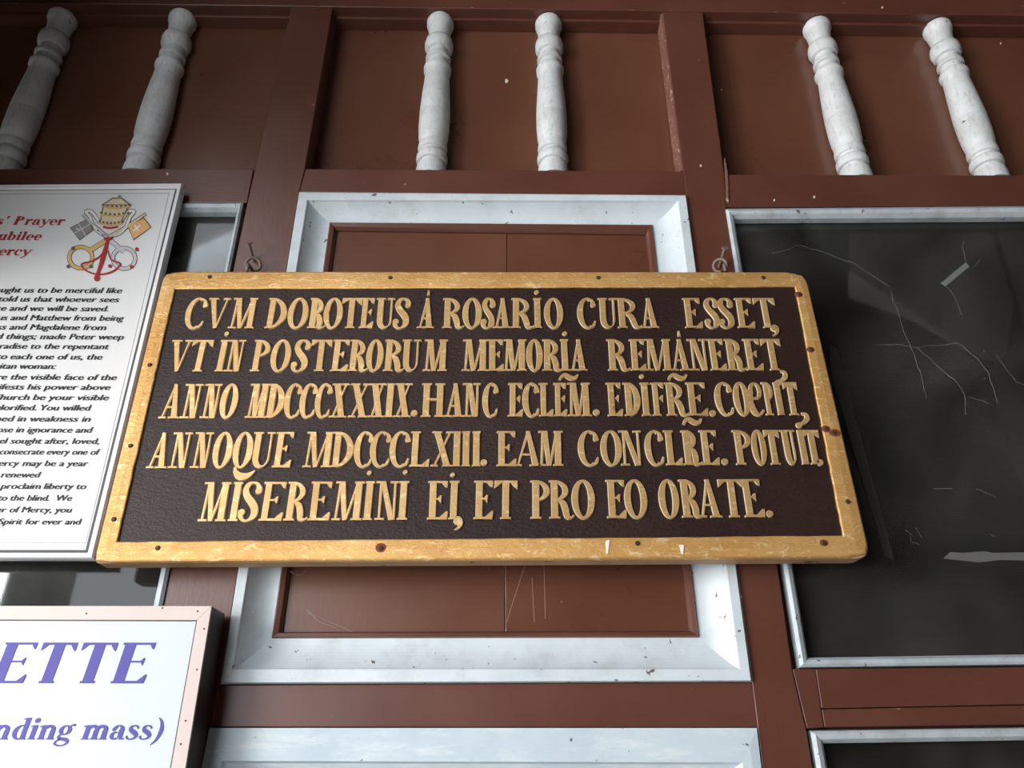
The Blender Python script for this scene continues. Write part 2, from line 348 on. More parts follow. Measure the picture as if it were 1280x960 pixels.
fs = [(i*SEG+k, i*SEG+(k+1) % SEG, (i+1)*SEG+(k+1) % SEG, (i+1)*SEG+k) for i in range(len(prof)-1) for k in range(SEG)]
fs += [tuple(range(SEG)), tuple(range((len(prof)-1)*SEG, len(prof)*SEG))]
me = bpy.data.meshes.new('baluster'); me.from_pydata(vs, [], fs); me.materials.append(BALU)
import bmesh
bm = bmesh.new(); bm.from_mesh(me); bmesh.ops.recalc_face_normals(bm, faces=bm.faces)
for f in bm.faces: f.smooth = True
bm.to_mesh(me); bm.free()
me.set_sharp_from_angle(angle=math.radians(38))
proto = bpy.data.objects.new('baluster', me); C.objects.link(proto)
blist = [(540, 200, 'flaking white turned baluster with a hole in its upper collar, left of centre'),
         (691, 200, 'white turned baluster just left of the wide brown post, in the centre bay'),
         (14, 190, 'white turned baluster deepest in the shadow, at the far left corner'),
         (182, 190, 'greyish turned baluster in the left bay, half in shadow beside the lit brown board'),
         (1064, 200, 'clean white turned baluster in the right bay, next to the right-hand brown post'),
         (1231, 200, 'white turned baluster with a flaked grey ring near its foot, farthest right')]
for i, (px, py, lab) in enumerate(blist):
    o = proto if i == 0 else proto.copy()
    if i: C.objects.link(o)
    x = at(px, py, BY).x
    y0 = 211 if px < 350 else (212.8 if px < 870 else 218.5)
    zb = at(px, y0, 0.001).z+0.001
    zt = beam_z(x)-0.001
    o.location = (x, BY, zb); o.scale = (1, 1, zt-zb)
    if i: o.rotation_euler.z = 0.0
    tag(o, lab, 'baluster', 'white turned balusters along the top of the wall')

# ---------------------------------------------------------------- lettering engine
class Glyph:
    def __init__(s): s.strips = []
    def strip(s, Lp, Rp): s.strips.append((Lp, Rp))
    def dg(s, x0, y0, x1, y1, w, w2=None):
        w2 = w if w2 is None else w2
        s.strip([(x0-w/2, y0), (x1-w2/2, y1)], [(x0+w/2, y0), (x1+w2/2, y1)])
    def hb(s, x0, x1, y0, y1): s.strip([(x0, y0), (x0, y1)], [(x1, y0), (x1, y1)])
    def quad(s, a, b, c, d): s.strip([a, d], [b, c])
    def arc(s, cx, cy, ro, so, ri, si, a0, a1, n=14, cxi=None):
        cxi = cx if cxi is None else cxi
        A = [math.radians(lerp(a0, a1, i/n)) for i in range(n+1)]
        s.strip([(cx+ro*math.cos(a), cy+so*math.sin(a)) for a in A], [(cxi+ri*math.cos(a), cy+si*math.sin(a)) for a in A])
    def disc(s, cx, cy, r, ry=None):
        ry = r if ry is None else ry
        s.arc(cx, cy, r, ry, r*0.02, ry*0.02, 0, 360, 12)
    def stroke(s, pts, n=4):
        P = [Vector(p) for p in pts]; out = []
        for i in range(len(P)-1):
            a, b, c, d = P[max(i-1, 0)], P[i], P[i+1], P[min(i+2, len(P)-1)]
            for k in range(n):
                t = k/n
                out.append(0.5*((2*b)+(c-a)*t+(2*a-5*b+4*c-d)*t*t+(-a+3*b-3*c+d)*t**3))
        out.append(P[-1]); Lp = []; Rp = []
        for i, p in enumerate(out):
            t = out[min(i+1, len(out)-1)]-out[max(i-1, 0)]; n_ = Vector((-t.y, t.x)); n_ = n_.normalized() if n_.length else Vector((1, 0))
            Lp.append((p.x+n_.x*p.z/2, p.y+n_.y*p.z/2)); Rp.append((p.x-n_.x*p.z/2, p.y-n_.y*p.z/2))
        s.strip(Lp, Rp)
    def mesh(s, fn, mb, h, b=0.0):
        """fn maps glyph u,v and height to world; strips become raised ridges with sloped sides"""
        for si, (Lp, Rp) in enumerate(s.strips):
            n = len(Lp); vs = []; h = h+0.00005 if si else h
            for l, r in zip(Lp, Rp):
                dx, dy = l[0]-r[0], l[1]-r[1]; d = math.hypot(dx, dy) or 1; dx /= d; dy /= d
                vs += [fn(l[0], l[1], h), fn(r[0], r[1], h), fn(l[0]+dx*b, l[1]+dy*b, 0), fn(r[0]-dx*b, r[1]-dy*b, 0)]
            fs = []
            for i in range(n-1):
                a, c = 4*i, 4*i+4
                fs += [(a, a+1, c+1, c), (a+2, a, c, c+2), (a+1, a+3, c+3, c+1)]
            fs += [(0, 2, 3, 1), (4*n-4, 4*n-3, 4*n-1, 4*n-2)]
            mb.add(vs, fs)

def cap(ch, W, T=0.2, t=0.05):
    """Roman display capital, height 1, width W"""
    T = min(T, W*0.36) if ch not in 'I.,iz~\'' else T; g = Glyph(); th = 0.042; s_ = 0.05
    def ser(a, b, y): g.hb(max(a, -0.04), min(b, W+0.04), 0 if y == 0 else 1-t, t if y == 0 else 1)
    def wed(x, y, d, sz=0.16):
        # triangular beak at the end of a thin bar, d = -1 hangs down, +1 rises
        g.quad((x-sz, y), (x, y), (x, y+d*sz*1.3), (x-sz*0.25, y+d*sz*0.8))
    if ch == 'I': g.dg(W/2, 0, W/2, 1, T); ser(0, W, 0); ser(0, W, 1)
    elif ch == 'H':
        a, b = T/2+s_, W-T/2-s_
        for x in (a, b): g.dg(x, 0, x, 1, T); ser(x-T/2-s_, x+T/2+s_, 0); ser(x-T/2-s_, x+T/2+s_, 1)
        g.hb(a, b, 0.48, 0.55)
    elif ch == 'N':
        a, b = 0.10, W-0.08
        g.dg(a, 0, a, 1, th); g.dg(b, 0, b, 1, th); g.dg(a+0.05, 1, b-0.05, 0, T*0.8)
        ser(0, 0.22, 0); ser(-0.02, 0.2, 1); ser(W-0.2, W, 1)
    elif ch == 'M':
        c = W*0.44; r = W-T/2-s_
        g.dg(0.09, 0, 0.13, 1, th); g.dg(0.13+T*0.3, 1, c, 0, T*0.95, T*0.6); g.dg(c+0.02, 0, r-0.03, 1, th); g.dg(r, 0, r, 1, T)
        ser(0, 0.2, 0); ser(0.02, 0.25, 1); ser(r-T/2-s_, W, 0); ser(r-0.1, W, 1)
    elif ch == 'V':
        c = W*0.5; g.dg(T/2+s_, 1, c, 0, T, T*0.55); g.dg(c+0.02, 0, W-0.08, 1, th); ser(0, T+0.13, 1); ser(W-0.2, W, 1)
    elif ch == 'A':
        c = W*0.52; g.dg(0.08, 0, c, 1, th); g.dg(c, 1, W-T/2-s_, 0, T*0.6, T); g.hb(W*0.24, W*0.68, 0.30, 0.35)
        ser(0, 0.18, 0); ser(W-T-0.13, W, 0)
    elif ch == 'X':
        g.dg(T/2+s_, 1, W-T/2-s_, 0, T); g.dg(0.08, 0, W-0.08, 1, th); ser(0, T+0.1, 1); ser(W-T-0.1, W, 0); ser(0, 0.18, 0); ser(W-0.18, W, 1)
    elif ch == 'T':
        g.dg(W/2, 0, W/2, 1, T); ser(W/2-T/2-s_, W/2+T/2+s_, 0); g.hb(0, W, 0.94, 1)
        g.quad((0, 1), (0.16, 0.95), (0.05, 0.83), (0.0, 0.80)); g.quad((W-0.16, 0.95), (W, 1), (W, 0.78), (W-0.05, 0.81))
    elif ch in 'EFL':
        x = s_+T/2; g.dg(x, 0, x, 1, T); ser(0, T+2*s_, 0); ser(0, T+2*s_, 1)
        if ch in 'EF':
            g.hb(x, W-0.02, 0.945, 1); g.quad((W-0.13, 0.96), (W, 1), (W-0.005, 0.83), (W-0.04, 0.84))
            g.hb(x, W-0.2, 0.505, 0.55); m_ = max(W-0.16, x+T/2+0.12)
            g.quad((m_-0.09, 0.53), (m_, 0.43), (m_+0.015, 0.62), (m_-0.02, 0.62))
        if ch in 'EL':
            g.hb(x, W, 0, 0.06); g.quad((W-0.19, 0.04), (W, 0.0), (W+0.02, 0.21), (W-0.02, 0.21))
    elif ch == 'D':
        x = s_+T/2; g.dg(x, 0, x, 1, T); ser(0, T+s_, 0); ser(0, T+s_, 1)
        c = x; R = W-c; g.arc(c, 0.5, R, 0.5, R-T*1.05, 0.44, -90, 90, 18)
    elif ch in 'PR':
        x = s_+T/2; g.dg(x, 0, x, 1, T); ser(0, T+2*s_, 0); ser(0, T+s_, 1)
        R = (W*(0.97 if ch == 'P' else 0.82)-x); g.arc(x, 0.73, R, 0.27, R-T*0.85, 0.215, -90, 90, 14)
        if ch == 'R':
            g.stroke([(x+R*0.3, 0.47, 0.05), (x+R*0.62, 0.40, 0.13), (x+R*0.80, 0.22, T*0.95), (W-0.14, 0.06, 0.12), (W-0.04, 0.03, 0.05), (W+0.03, 0.09, 0.03)])
    elif ch in 'OQ':
        g.arc(W/2, 0.5, W/2, 0.515, W/2-T, 0.455, 0, 360, 28)
        if ch == 'Q': g.stroke([(W*0.25, 0.02, 0.05), (W*0.32, -0.12, 0.12), (W*0.62, -0.24, 0.20), (W*1.0, -0.20, 0.13), (W*1.3, -0.08, 0.03)])
        if ch == 'q': pass
    elif ch == 'C':
        c = W*0.58; g.arc(c, 0.5, c, 0.515, c-T*1.0, 0.46, 62, 298, 22)
        g.stroke([(c*1.3, 0.965, 0.05), (W*0.90, 0.90, 0.07), (W-0.03, 0.76, 0.13), (W-0.02, 0.70, 0.07)])
        g.stroke([(c*1.3, 0.035, 0.05), (W*0.90, 0.09, 0.07), (W*1.0, 0.24, 0.03)])
    elif ch == 'U':
        x = s_+T/2; xr = W-0.09; g.dg(x, 0.3, x, 1, T); ser(0, T+2*s_, 1); g.dg(xr, 0.3, xr, 1, th); ser(W-0.2, W, 1)
        A0, A1 = x-T/2, xr+th/2; c = (A0+A1)/2; R = (A1-A0)/2
        cin = (x+T/2+xr-th/2)/2; Rin = (xr-th/2-x-T/2)/2
        g.arc(c, 0.3, R, 0.31, Rin, 0.245, 180, 360, 16, cxi=cin)
    elif ch == 'S':
        g.stroke([(W*.90, .73, .10), (W*.88, .84, .13), (W*.76, .955, .07), (W*.52, .985, .05), (W*.30, .93, .11), (W*.20, .78, T*.95), (W*.34, .62, T*1.05), (W*.62, .46, T*1.15), (W*.80, .30, T*1.1),
                  (W*.76, .12, .14), (W*.54, .02, .055), (W*.30, .02, .055), (W*.13, .12, .11), (W*.10, .26, .11)], 5)
        g.disc(W*.86, .77, .075); g.disc(W*.15, .22, .08)
    elif ch == 'e':   # round epsilon-like E of the ligature
        g.arc(W*0.55, 0.74, W*0.45, 0.26, W*0.45-0.10, 0.20, -60, 200, 16)
        g.stroke([(W*0.7, 0.52, .05), (W*0.4, 0.52, .06), (W*0.2, 0.5, .05)])
        g.stroke([(W*0.16, 0.75, .16), (W*0.10, 0.4, T), (W*0.26, 0.12, .16), (W*0.6, 0.02, .07), (W*0.95, 0.16, .04)])
    elif ch == '.': g.disc(W/2, W/2-0.02, W/2)
    elif ch == ',':
        g.disc(W*0.45, -0.02, 0.12); g.stroke([(W*0.6, 0.0, .16), (W*0.75, -.12, .12), (W*0.55, -.24, .07), (W*0.15, -.30, .03)])
    elif ch == 'i': g.disc(W/2, 0, W/2)
    elif ch == '~': g.stroke([(0, -.08, .06), (W*.12, .05, .09), (W*.32, .10, .14), (W*.6, .0, .15), (W*.84, .0, .12), (W*1.0, .12, .05)])
    elif ch == 'z':   # question-like comma
        g.stroke([(W*0.55, 0.10, .06), (W*0.95, 0.06, .10), (W*0.98, -.10, .14), (W*0.6, -.22, .11), (W*0.2, -.26, .09)]); g.disc(W*0.18, -.30, .09)
    elif ch == "'": g.dg(W/2, 0.1, W/2, -0.1, 0.04, 0.09)
    return g

# ---------------------------------------------------------------- the carved plaque
PF = -0.068; PBK = -0.030; FLD = PF+0.005
PO = [(205, 338), (1007, 339), (1090, 697), (116, 703)]
PI_ = [(218.5, 361), (994, 358), (1054, 669.5), (146, 677)]
plq = empty('plaque', (at(600, 700, PF).x, (PF+PBK)/2, at(600, 703, PF).z))
tag(plq, 'long dark wooden plaque with raised gilt Latin lettering and gold border, hung across the panel', 'plaque')
def rounded(q, r, k, seg=5):
    """polyline of corner k of quad q rounded by r"""
    p = q[k]; a = q[k-1]; b = q[(k+1) % 4]
    u = (a-p).normalized(); v = (b-p).normalized(); out = []
    for i in range(seg+1):
        t = i/seg; out.append(p+u*r*(1-t)**2+v*r*t**2)
    return out
qo = [at(x, y, PF) for x, y in PO]
outl = []
for k, r in zip(range(4), (0.022, 0.03, 0.022, 0.008)): outl += rounded(qo, r, k)
back_b = MB(); back_b.poly([Vector((p.x, FLD, p.z)) for p in outl], PBK); back_b.build('board', WOODED, plq, bevel=0.002)
qi = [at(x, y, PF) for x, y in PI_]
m = MB(); m.poly([Vector((p.x, FLD-0.0012, p.z)) for p in [at(x, y, FLD) for x, y in [(216, 358), (996, 356), (1057, 672), (143, 680)]]], FLD); m.build('field', FIELD, plq, label=None) if False else None
fm = MB(); e = [at(x, y, FLD-0.0012) for x, y in [(212, 353), (1000, 352), (1062, 676), (139, 684)]]
fm.poly(e, FLD+0.0004); fm.build('field', FIELD, plq)
# four gold border strips with mitres, wavy hand-cut inner edges
random.seed(3)
for k in range(4):
    j = (k+1) % 4; n = 40
    outer_pts = []
    ck = rounded(qo, (0.022, 0.03, 0.022, 0.008)[k], k, 8); cj = rounded(qo, (0.022, 0.03, 0.022, 0.008)[j], j, 8)
    path = ck[4:]+cj[:5]
    inner = []
    for i in range(n+1):
        t = i/n; p = qi[k].lerp(qi[j], t); nrm = (qi[k-1]-qi[k]).normalized()
        if 0 < i < n: p = p+nrm*random.uniform(-0.0006, 0.0006)
        inner.append(p)
    # resample outer path
    ds = [0]
    for a, b in zip(path, path[1:]): ds.append(ds[-1]+(b-a).length)
    def samp(t):
        d = t*ds[-1]
        for a in range(len(path)-1):
            if d <= ds[a+1] or a == len(path)-2: return path[a].lerp(path[a+1], (d-ds[a])/max(1e-9, ds[a+1]-ds[a]))
    vs = []
    rows = [(0.01, PF+0.012), (0.0, PF+0.006), (0.05, PF+0.0015), (0.12, PF), (0.5, PF-0.0008), (0.95, PF), (1.0, PF+0.001), (1.0, FLD)]
    for i in range(n+1):
        o_ = samp(i/n); q_ = inner[i]
        for s, y in rows:
            p = o_.lerp(q_, s); vs.append((p.x, y, p.z))
    R = len(rows)
    fs = [(i*R+a, i*R+a+1, (i+1)*R+a+1, (i+1)*R+a) for i in range(n) for a in range(R-1)]
    fs += [(i*R, (i+1)*R, (i+1)*R+R-1, i*R+R-1) for i in range(n)]
    fs += [tuple(range(R)), tuple(range(n*R, n*R+R))]
    m = MB(); m.add(vs, fs); m.build('gold_border', GOLD, plq)
# underside wood showing under the bottom strip
# nails of the border
def disc_px(name, px, py, y, r, mat, parent, dome=0.0012, sx=1.0):
    p = at(px, py, y); m = MB(); n = 12
    vs = [(p.x+r*sx*math.cos(2*math.pi*i/n), y+0.0006, p.z+r*math.sin(2*math.pi*i/n)) for i in range(n)]
    vs += [(p.x+r*0.7*sx*math.cos(2*math.pi*i/n), y-dome, p.z+r*0.7*math.sin(2*math.pi*i/n)) for i in range(n)]
    m.add(vs, [(i, (i+1) % n, n+(i+1) % n, n+i) for i in range(n)]+[tuple(range(n, 2*n)), tuple(range(n))])
    return m.build(name, mat, parent)
for px, py in [(262, 346), (488, 347), (748, 347), (954, 347), (999, 368), (1014, 437), (1060, 627), (1030, 679), (797, 679), (476, 685), (197, 685), (142, 649), (187, 456), (163, 557), (1033, 536), (1043, 541)]:
    if px in (476, 1043, 1033, 1030, 1014, 999): disc_px('rust_stain', px, py, PF-0.0007, 0.0085 if px in (476, 1043) else 0.0065, RUST, plq, 0.0002, 1.3)
    disc_px('nail_head', px, py, PF-0.001, 0.0042, NAILM, plq, 0.0018)
for pts in ([(757, 676), (762, 675), (760, 692), (758, 692)], [(849, 681), (855, 681), (854, 693), (852, 692)]):
    m = MB(); m.px(pts, PF-0.0016, PF); m.build('chip', flat('white_chip', (0.85, 0.83, 0.8)), plq)

# letters: (char, x0, x1, ref)  ref b = measured on the baseline, m = mid height, t = top
def A_(lst, ox, s): return [(c, ox+a/s, ox+b/s, r) for c, a, b, r in lst]
Z1, Z2 = 200, 500
L1 = A_([('C', 127, 228, 'm'), ('V', 248, 362, 't'), ('M', 338, 472, 'b'), ('D', 533, 637, 'm'), ('O', 638, 744, 'm'), ('R', 733, 822, 'b'), ('O', 818, 918, 'm'), ('T', 915, 1018, 't'), ('E', 992, 1064, 'b'), ('U', 1085, 1182, 't'), ('S', 1168, 1252, 'm')], 200, 4) \
   + A_([('A', 82, 172, 'b'), ('R', 210, 318, 'b'), ('O', 312, 412, 'm'), ('S', 407, 474, 'm'), ('A', 465, 555, 'b'), ('R', 555, 668, 'b'), ('I', 668, 712, 'b'), ('O', 720, 819, 'm'), ('C', 885, 977, 'm'), ('U', 985, 1082, 't'), ('R', 1090, 1208, 'b'), ('A', 1205, 1298, 'b')], 500, 4) \
   + A_([('E', 412, 508, 'b'), ('S', 512, 592, 'm'), ('S', 586, 670, 'm'), ('E', 692, 786, 'b'), ('T', 768, 885, 't')], 760, 4.267)
L2 = A_([('V', 65, 172, 't'), ('T', 165, 275, 't'), ('I', 272, 320, 'b'), ('N', 318, 408, 'b'), ('P', 462, 553, 'm'), ('O', 553, 657, 'm'), ('S', 663, 748, 'm'), ('T', 762, 868, 't'), ('E', 848, 936, 'b'), ('R', 935, 1035, 'b'), ('O', 1030, 1120, 'm'), ('R', 1113, 1218, 'b')], 200, 4) \
   + A_([('U', 14, 112, 't'), ('M', 112, 238, 'b'), ('M', 308, 440, 'b'), ('E', 437, 518, 'b'), ('M', 512, 636, 'b'), ('O', 630, 716, 'm'), ('R', 712, 812, 'b'), ('I', 806, 850, 'b'), ('A', 848, 940, 'b'), ('R', 1040, 1150, 'b')], 500, 4) \
   + A_([('E', 120, 205, 'b'), ('M', 200, 348, 'b'), ('A', 338, 445, 'b'), ('N', 440, 545, 'b'), ('E', 547, 636, 'b'), ('R', 637, 738, 'b'), ('E', 740, 832, 'b'), ('T', 808, 915, 't')], 760, 4.267)
L3 = A_([('A', 75, 190, 'b'), ('N', 188, 288, 'b'), ('N', 295, 392, 'b'), ('O', 405, 505, 'm'), ('M', 535, 652, 'b'), ('D', 655, 755, 'm'), ('C', 748, 838, 'm'), ('C', 829, 918, 'm'), ('C', 912, 998, 'm'), ('X', 984, 1082, 'b'), ('X', 1086, 1196, 'b')], 180, 4.267) \
   + A_([('X', -3, 88, 'b'), ('I', 86, 135, 'b'), ('X', 132, 230, 'b'), ('H', 280, 410, 'b'), ('A', 405, 512, 'b'), ('N', 502, 600, 'b'), ('C', 608, 692, 'm'), ('E', 745, 826, 'b'), ('C', 823, 912, 'm'), ('L', 912, 988, 'b'), ('E', 990, 1062, 'b'), ('M', 1065, 1196, 'b')], 460, 4.267) \
   + A_([('E', 78, 156, 'b'), ('D', 158, 244, 'm'), ('I', 250, 298, 'b'), ('F', 296, 364, 'm'), ('R', 374, 485, 'b'), ('E', 482, 582, 'b'), ('C', 613, 702, 'm'), ('O', 706, 792, 'm'), ('e', 780, 856, 'm'), ('P', 855, 912, 'm'), ('I', 930, 966, 'b'), ('T', 946, 1018, 't')], 740, 4)
L4 = A_([('A', 10, 122, 'b'), ('N', 125, 232, 'b'), ('N', 243, 345, 'b'), ('O', 368, 476, 'm'), ('Q', 475, 585, 'm'), ('U', 590, 708, 't'), ('E', 680, 782, 'b'), ('M', 843, 1000, 'b'), ('D', 1003, 1122, 'm'), ('C', 1120, 1220, 'm')], 180, 4.267) \
   + A_([('C', 10, 120, 'm'), ('C', 115, 222, 'm'), ('L', 218, 326, 'b'), ('X', 332, 452, 'b'), ('I', 450, 493, 'b'), ('I', 499, 546, 'b'), ('I', 554, 602, 'b'), ('E', 685, 790, 'b'), ('A', 780, 925, 'b'), ('M', 905, 1045, 'b'), ('C', 1118, 1228, 'm')], 460, 4.267) \
   + A_([('O', 40, 150, 'm'), ('N', 145, 258, 'b'), ('C', 262, 356, 'm'), ('L', 370, 455, 'b'), ('R', 458, 550, 'b'), ('E', 550, 640, 'b'), ('P', 708, 802, 'm'), ('O', 796, 872, 'm'), ('T', 852, 930, 't'), ('U', 934, 1012, 't'), ('I', 1050, 1088, 'b'), ('T', 1046, 1128, 't')], 740, 4)
L5 = A_([('M', 90, 212, 'b'), ('I', 216, 262, 'b'), ('S', 270, 357, 'm'), ('E', 346, 446, 'b'), ('R', 450, 550, 'b'), ('E', 552, 646, 'b'), ('M', 652, 782, 'b'), ('I', 783, 826, 'b'), ('N', 834, 932, 'b'), ('I', 928, 976, 'b'), ('E', 1055, 1142, 'b'), ('I', 1145, 1190, 'b')], 220, 3.368) \
   + A_([('E', 35, 110, 'b'), ('T', 114, 205, 't'), ('P', 252, 330, 'm'), ('R', 325, 418, 'b'), ('O', 408, 500, 'm'), ('E', 545, 620, 'b'), ('O', 610, 700, 'm'), ('O', 740, 820, 'm'), ('R', 830, 912, 'b'), ('A', 895, 986, 'b'), ('T', 962, 1062, 't'), ('E', 1070, 1148, 'b')], 580, 3.048)
lines = [(L1, (235, 411.3, 970, 410.5), (373.5, 373.5)), (L2, (220, 465.3, 975, 463.5), (426, 424.5)), (L3, (200, 523.8, 1000, 519.5), (481, 478.5)), (L4, (185, 586, 1025, 581), (541.5, 538)), (L5, (245, 652.3, 960, 646.8), (603.5, 599.5))]
LS = FLD-0.0012
def sided(o):
    o.data.materials.append(GOLDE)
    for p in o.data.polygons:
        if abs(p.normal.y) < 0.97: p.material_index = 1
    return o
def put(ch, x0, x1, ref, yb, yt, T=0.15):
    ym = {'b': yb, 'm': (yb+yt)/2, 't': yt}[ref]
    a, b = at(x0, ym, LS), at(x1, ym, LS)
    zb, zt = at(x0, yb, LS).z, at(x0, yt, LS).z
    H = zt-zb; W = (b.x-a.x)/H-0.035; a = a+Vector((0.0175*H, 0, 0))
    g = cap(ch, W, T)
    m = MB(); tilt = random.uniform(-0.012, 0.012)
    g.mesh(lambda u, v, h: Vector((a.x+(u+tilt*v)*H, LS-h, zb+v*H)), m, 0.0030, 0.017)
    return sided(m.build('letter', GOLDL, plq))
def mark(ch, px, py, wpx, capz=0.055):
    p = at(px, py, LS); W = (at(px+wpx, py, LS).x-p.x)/capz
    g = cap(ch, W); m = MB(); g.mesh(lambda u, v, h: Vector((p.x+(u-W/2)*capz, LS-h, p.z+v*capz)), m, 0.003, 0.018)
    return sided(m.build('mark', GOLDL, plq))
for lst, (xa, ya, xb, yb2), (ta, tb) in lines:
    for c, a, b, r in lst:
        t = ((a+b)/2-xa)/(xb-xa)
        put(c, a, b, r, lerp(ya, yb2, t), lerp(ta, tb, t))
dots = [(671, 366), (284, 418), (706, 417.5), (802, 471), (462, 591.5), (507, 590.5), (566, 594)]
for px, py in dots: mark('i', px, py, 5.5)
mark("'", 536, 367, 9); mark("'", 848.5, 418, 9)
for px, py in [(518, 517), (745.5, 516), (890.5, 517), (605, 578.5), (905.8, 577.5), (1024.5, 578.5), (962, 642.5)]: mark('i', px, py, 8)
for px, py in [(711, 473), (847, 473), (865.5, 528.5)]: mark('~', px, py, 23)
mark(',', 968, 410, 10); mark('z', 975, 468, 12); mark('z', 1001, 521, 14); mark(',', 573, 650, 12)

# ---------------------------------------------------------------- nails and rings that hold the plaque
def hanger(px, py, hx, hy, label, flip):
    n0 = at(px, py, 0.004); hd = at(hx, hy, -0.035)
    t = empty('hanging_nail', n0); tag(t, label, 'nail', 'nails with ring hooks above the plaque')
    d = (hd-n0).normalized(); m = MB(); m.tube([n0, n0.lerp(hd, 0.5), hd], 0.0032); m.build('shank', IRON, t)
    m = MB(); m.tube([hd-d*0.0005, hd+d*0.0025], 0.0068, 14); m.build('nail_head', IRON, t)
    return n0, d
def ring(cx, cy, y, R, r, label, rot):
    c = at(cx, cy, y); t = empty('ring_hook', c-Vector((0, 0, R))); tag(t, label, 'hook', 'iron ring hooks screwed into the top of the plaque')
    Mx = Matrix.Rotation(rot, 3, 'Z') @ Matrix.Rotation(0.35, 3, 'X')
    pts = [c+Mx @ Vector((R*math.cos(a), 0, R*math.sin(a))) for a in [math.radians(x) for x in range(-80, 271, 14)]]
    m = MB(); m.tube(pts, r); m.build('ring', IRON, t, smooth=True)
    top = at(cx, 337, (PF+PBK)/2).z-0.004
    m = MB(); m.tube([pts[0], Vector((c.x, (PF+PBK)/2, c.z-R*1.2)), Vector((c.x, (PF+PBK)/2, top))], r); m.build('screw_shank', IRON, t, smooth=True)
hanger(318, 329, 311, 304, 'bent rusty nail with flat head above the left end of the gold border', 1)
hanger(898, 336, 906, 311, 'rusty nail leaning right above the right end of the gold border', -1)
ring(316.5, 331, -0.024, 0.0135, 0.0032, 'rusty iron ring hook on the left top edge of the plaque', 0.3)
ring(900, 332, -0.024, 0.0125, 0.0032, 'rusty iron ring hook on the right top edge of the plaque', -0.5)

# ---------------------------------------------------------------- upper left poster in white frame
SF = -0.026; SB = -0.011
ps = empty('poster', at(60, 698, SF)); tag(ps, 'white framed prayer poster with crossed keys crest, left of the plaque', 'poster')
SO = [(-420, 233), (228, 228), (115.5, 698), (-560, 697)]
S1 = [(-416, 239), (221, 235), (109, 690.5), (-553, 690)]
S2 = [(-414, 241), (219, 237), (107, 687.5), (-551, 687)]
q0, q1, q2 = Q(SO, SF-0.003), Q(S1, SF-0.003), Q(S2, SF)
rings([[Vector((p.x, SF+0.002, p.z)) for p in q0], insetq(q0, q1, 0.2, SF-0.003), insetq(q0, q1, 0.9, SF-0.003), insetq(q0, q1, 1.0, SF-0.001)], SB, ALU, ps, 'frame_strip')
rings([insetq(q1, q2, 0.0, SF-0.0004), insetq(q1, q2, 1.0, SF-0.0003)], SF+0.003, GOOVE, ps, 'groove')
m = MB(); m.poly([Vector((p.x, SF, p.z)) for p in q2], SB+0.001); m.build('sheet', POSTER, ps)
B0 = [(-405, 244), (211.5, 241), (107.5, 679), (-540, 679)]; B1 = [(-404, 245), (210.8, 241.9), (106.8, 678.2), (-539, 678.2)]
rings([Q(B0, SF-0.0004), Q(B1, SF-0.0004)], SF+0.0005, GREYL, ps, 'printed_line')

def text_mesh(body, bold=0.0, shear=0.0):
    cu = bpy.data.curves.new('t', 'FONT'); cu.body = body; cu.size = 1.0; cu.shear = shear; cu.offset = bold; cu.resolution_u = 3
    ob = bpy.data.objects.new('t', cu); C.objects.link(ob); dg = bpy.context.evaluated_depsgraph_get(); dg.update()
    me = bpy.data.meshes.new_from_object(ob.evaluated_get(dg)); bpy.data.objects.remove(ob); bpy.data.curves.remove(cu)
    return me
def print_line(body, x0, x1, py, caph, y, mat, parent, prefix=None, bold=0.0):
    me = text_mesh(body, bold, 0.12)
    xs = [v.co.x for v in me.vertices]; a, b = min(xs), max(xs)
    A, B = at(x0, py, y), at(x1, py, y)
    sx = (B.x-A.x)/(b-a); sz = (at(x0, py-caph, y).z-A.z)/0.70
    def place(me, off, nm):
        # heavy type: the outline repeated with a small sideways shift
        import bmesh
        b_ = bmesh.new()
        for k, dx in enumerate((-0.032, -0.011, 0.011, 0.032)):
            c_ = me.copy(); c_.transform(Matrix.Translation((dx, 0, k*0.004))); b_.from_mesh(c_); bpy.data.meshes.remove(c_)
        b_.to_mesh(me); b_.free()
        me.transform(Matrix.Translation((-off, 0, 0)))
        for v in me.vertices:
            X, Z = v.co.x*sx, v.co.y*sz
            v.co = (A.x+X-pl.x, y-v.co.z*0.01-pl.y, A.z+Z-pl.z)
        me.materials.clear(); me.materials.append(mat)
        o = bpy.data.objects.new(nm, me); C.objects.link(o); o.parent = parent
    pl = parent.matrix_basis.translation
    place(me, a, 'text_line')
    if prefix:
        me2 = text_mesh(prefix, bold, 0.12); xs2 = [v.co.x for v in me2.vertices]
        place(me2, max(xs2)+0.32+0.0, 'text_line')
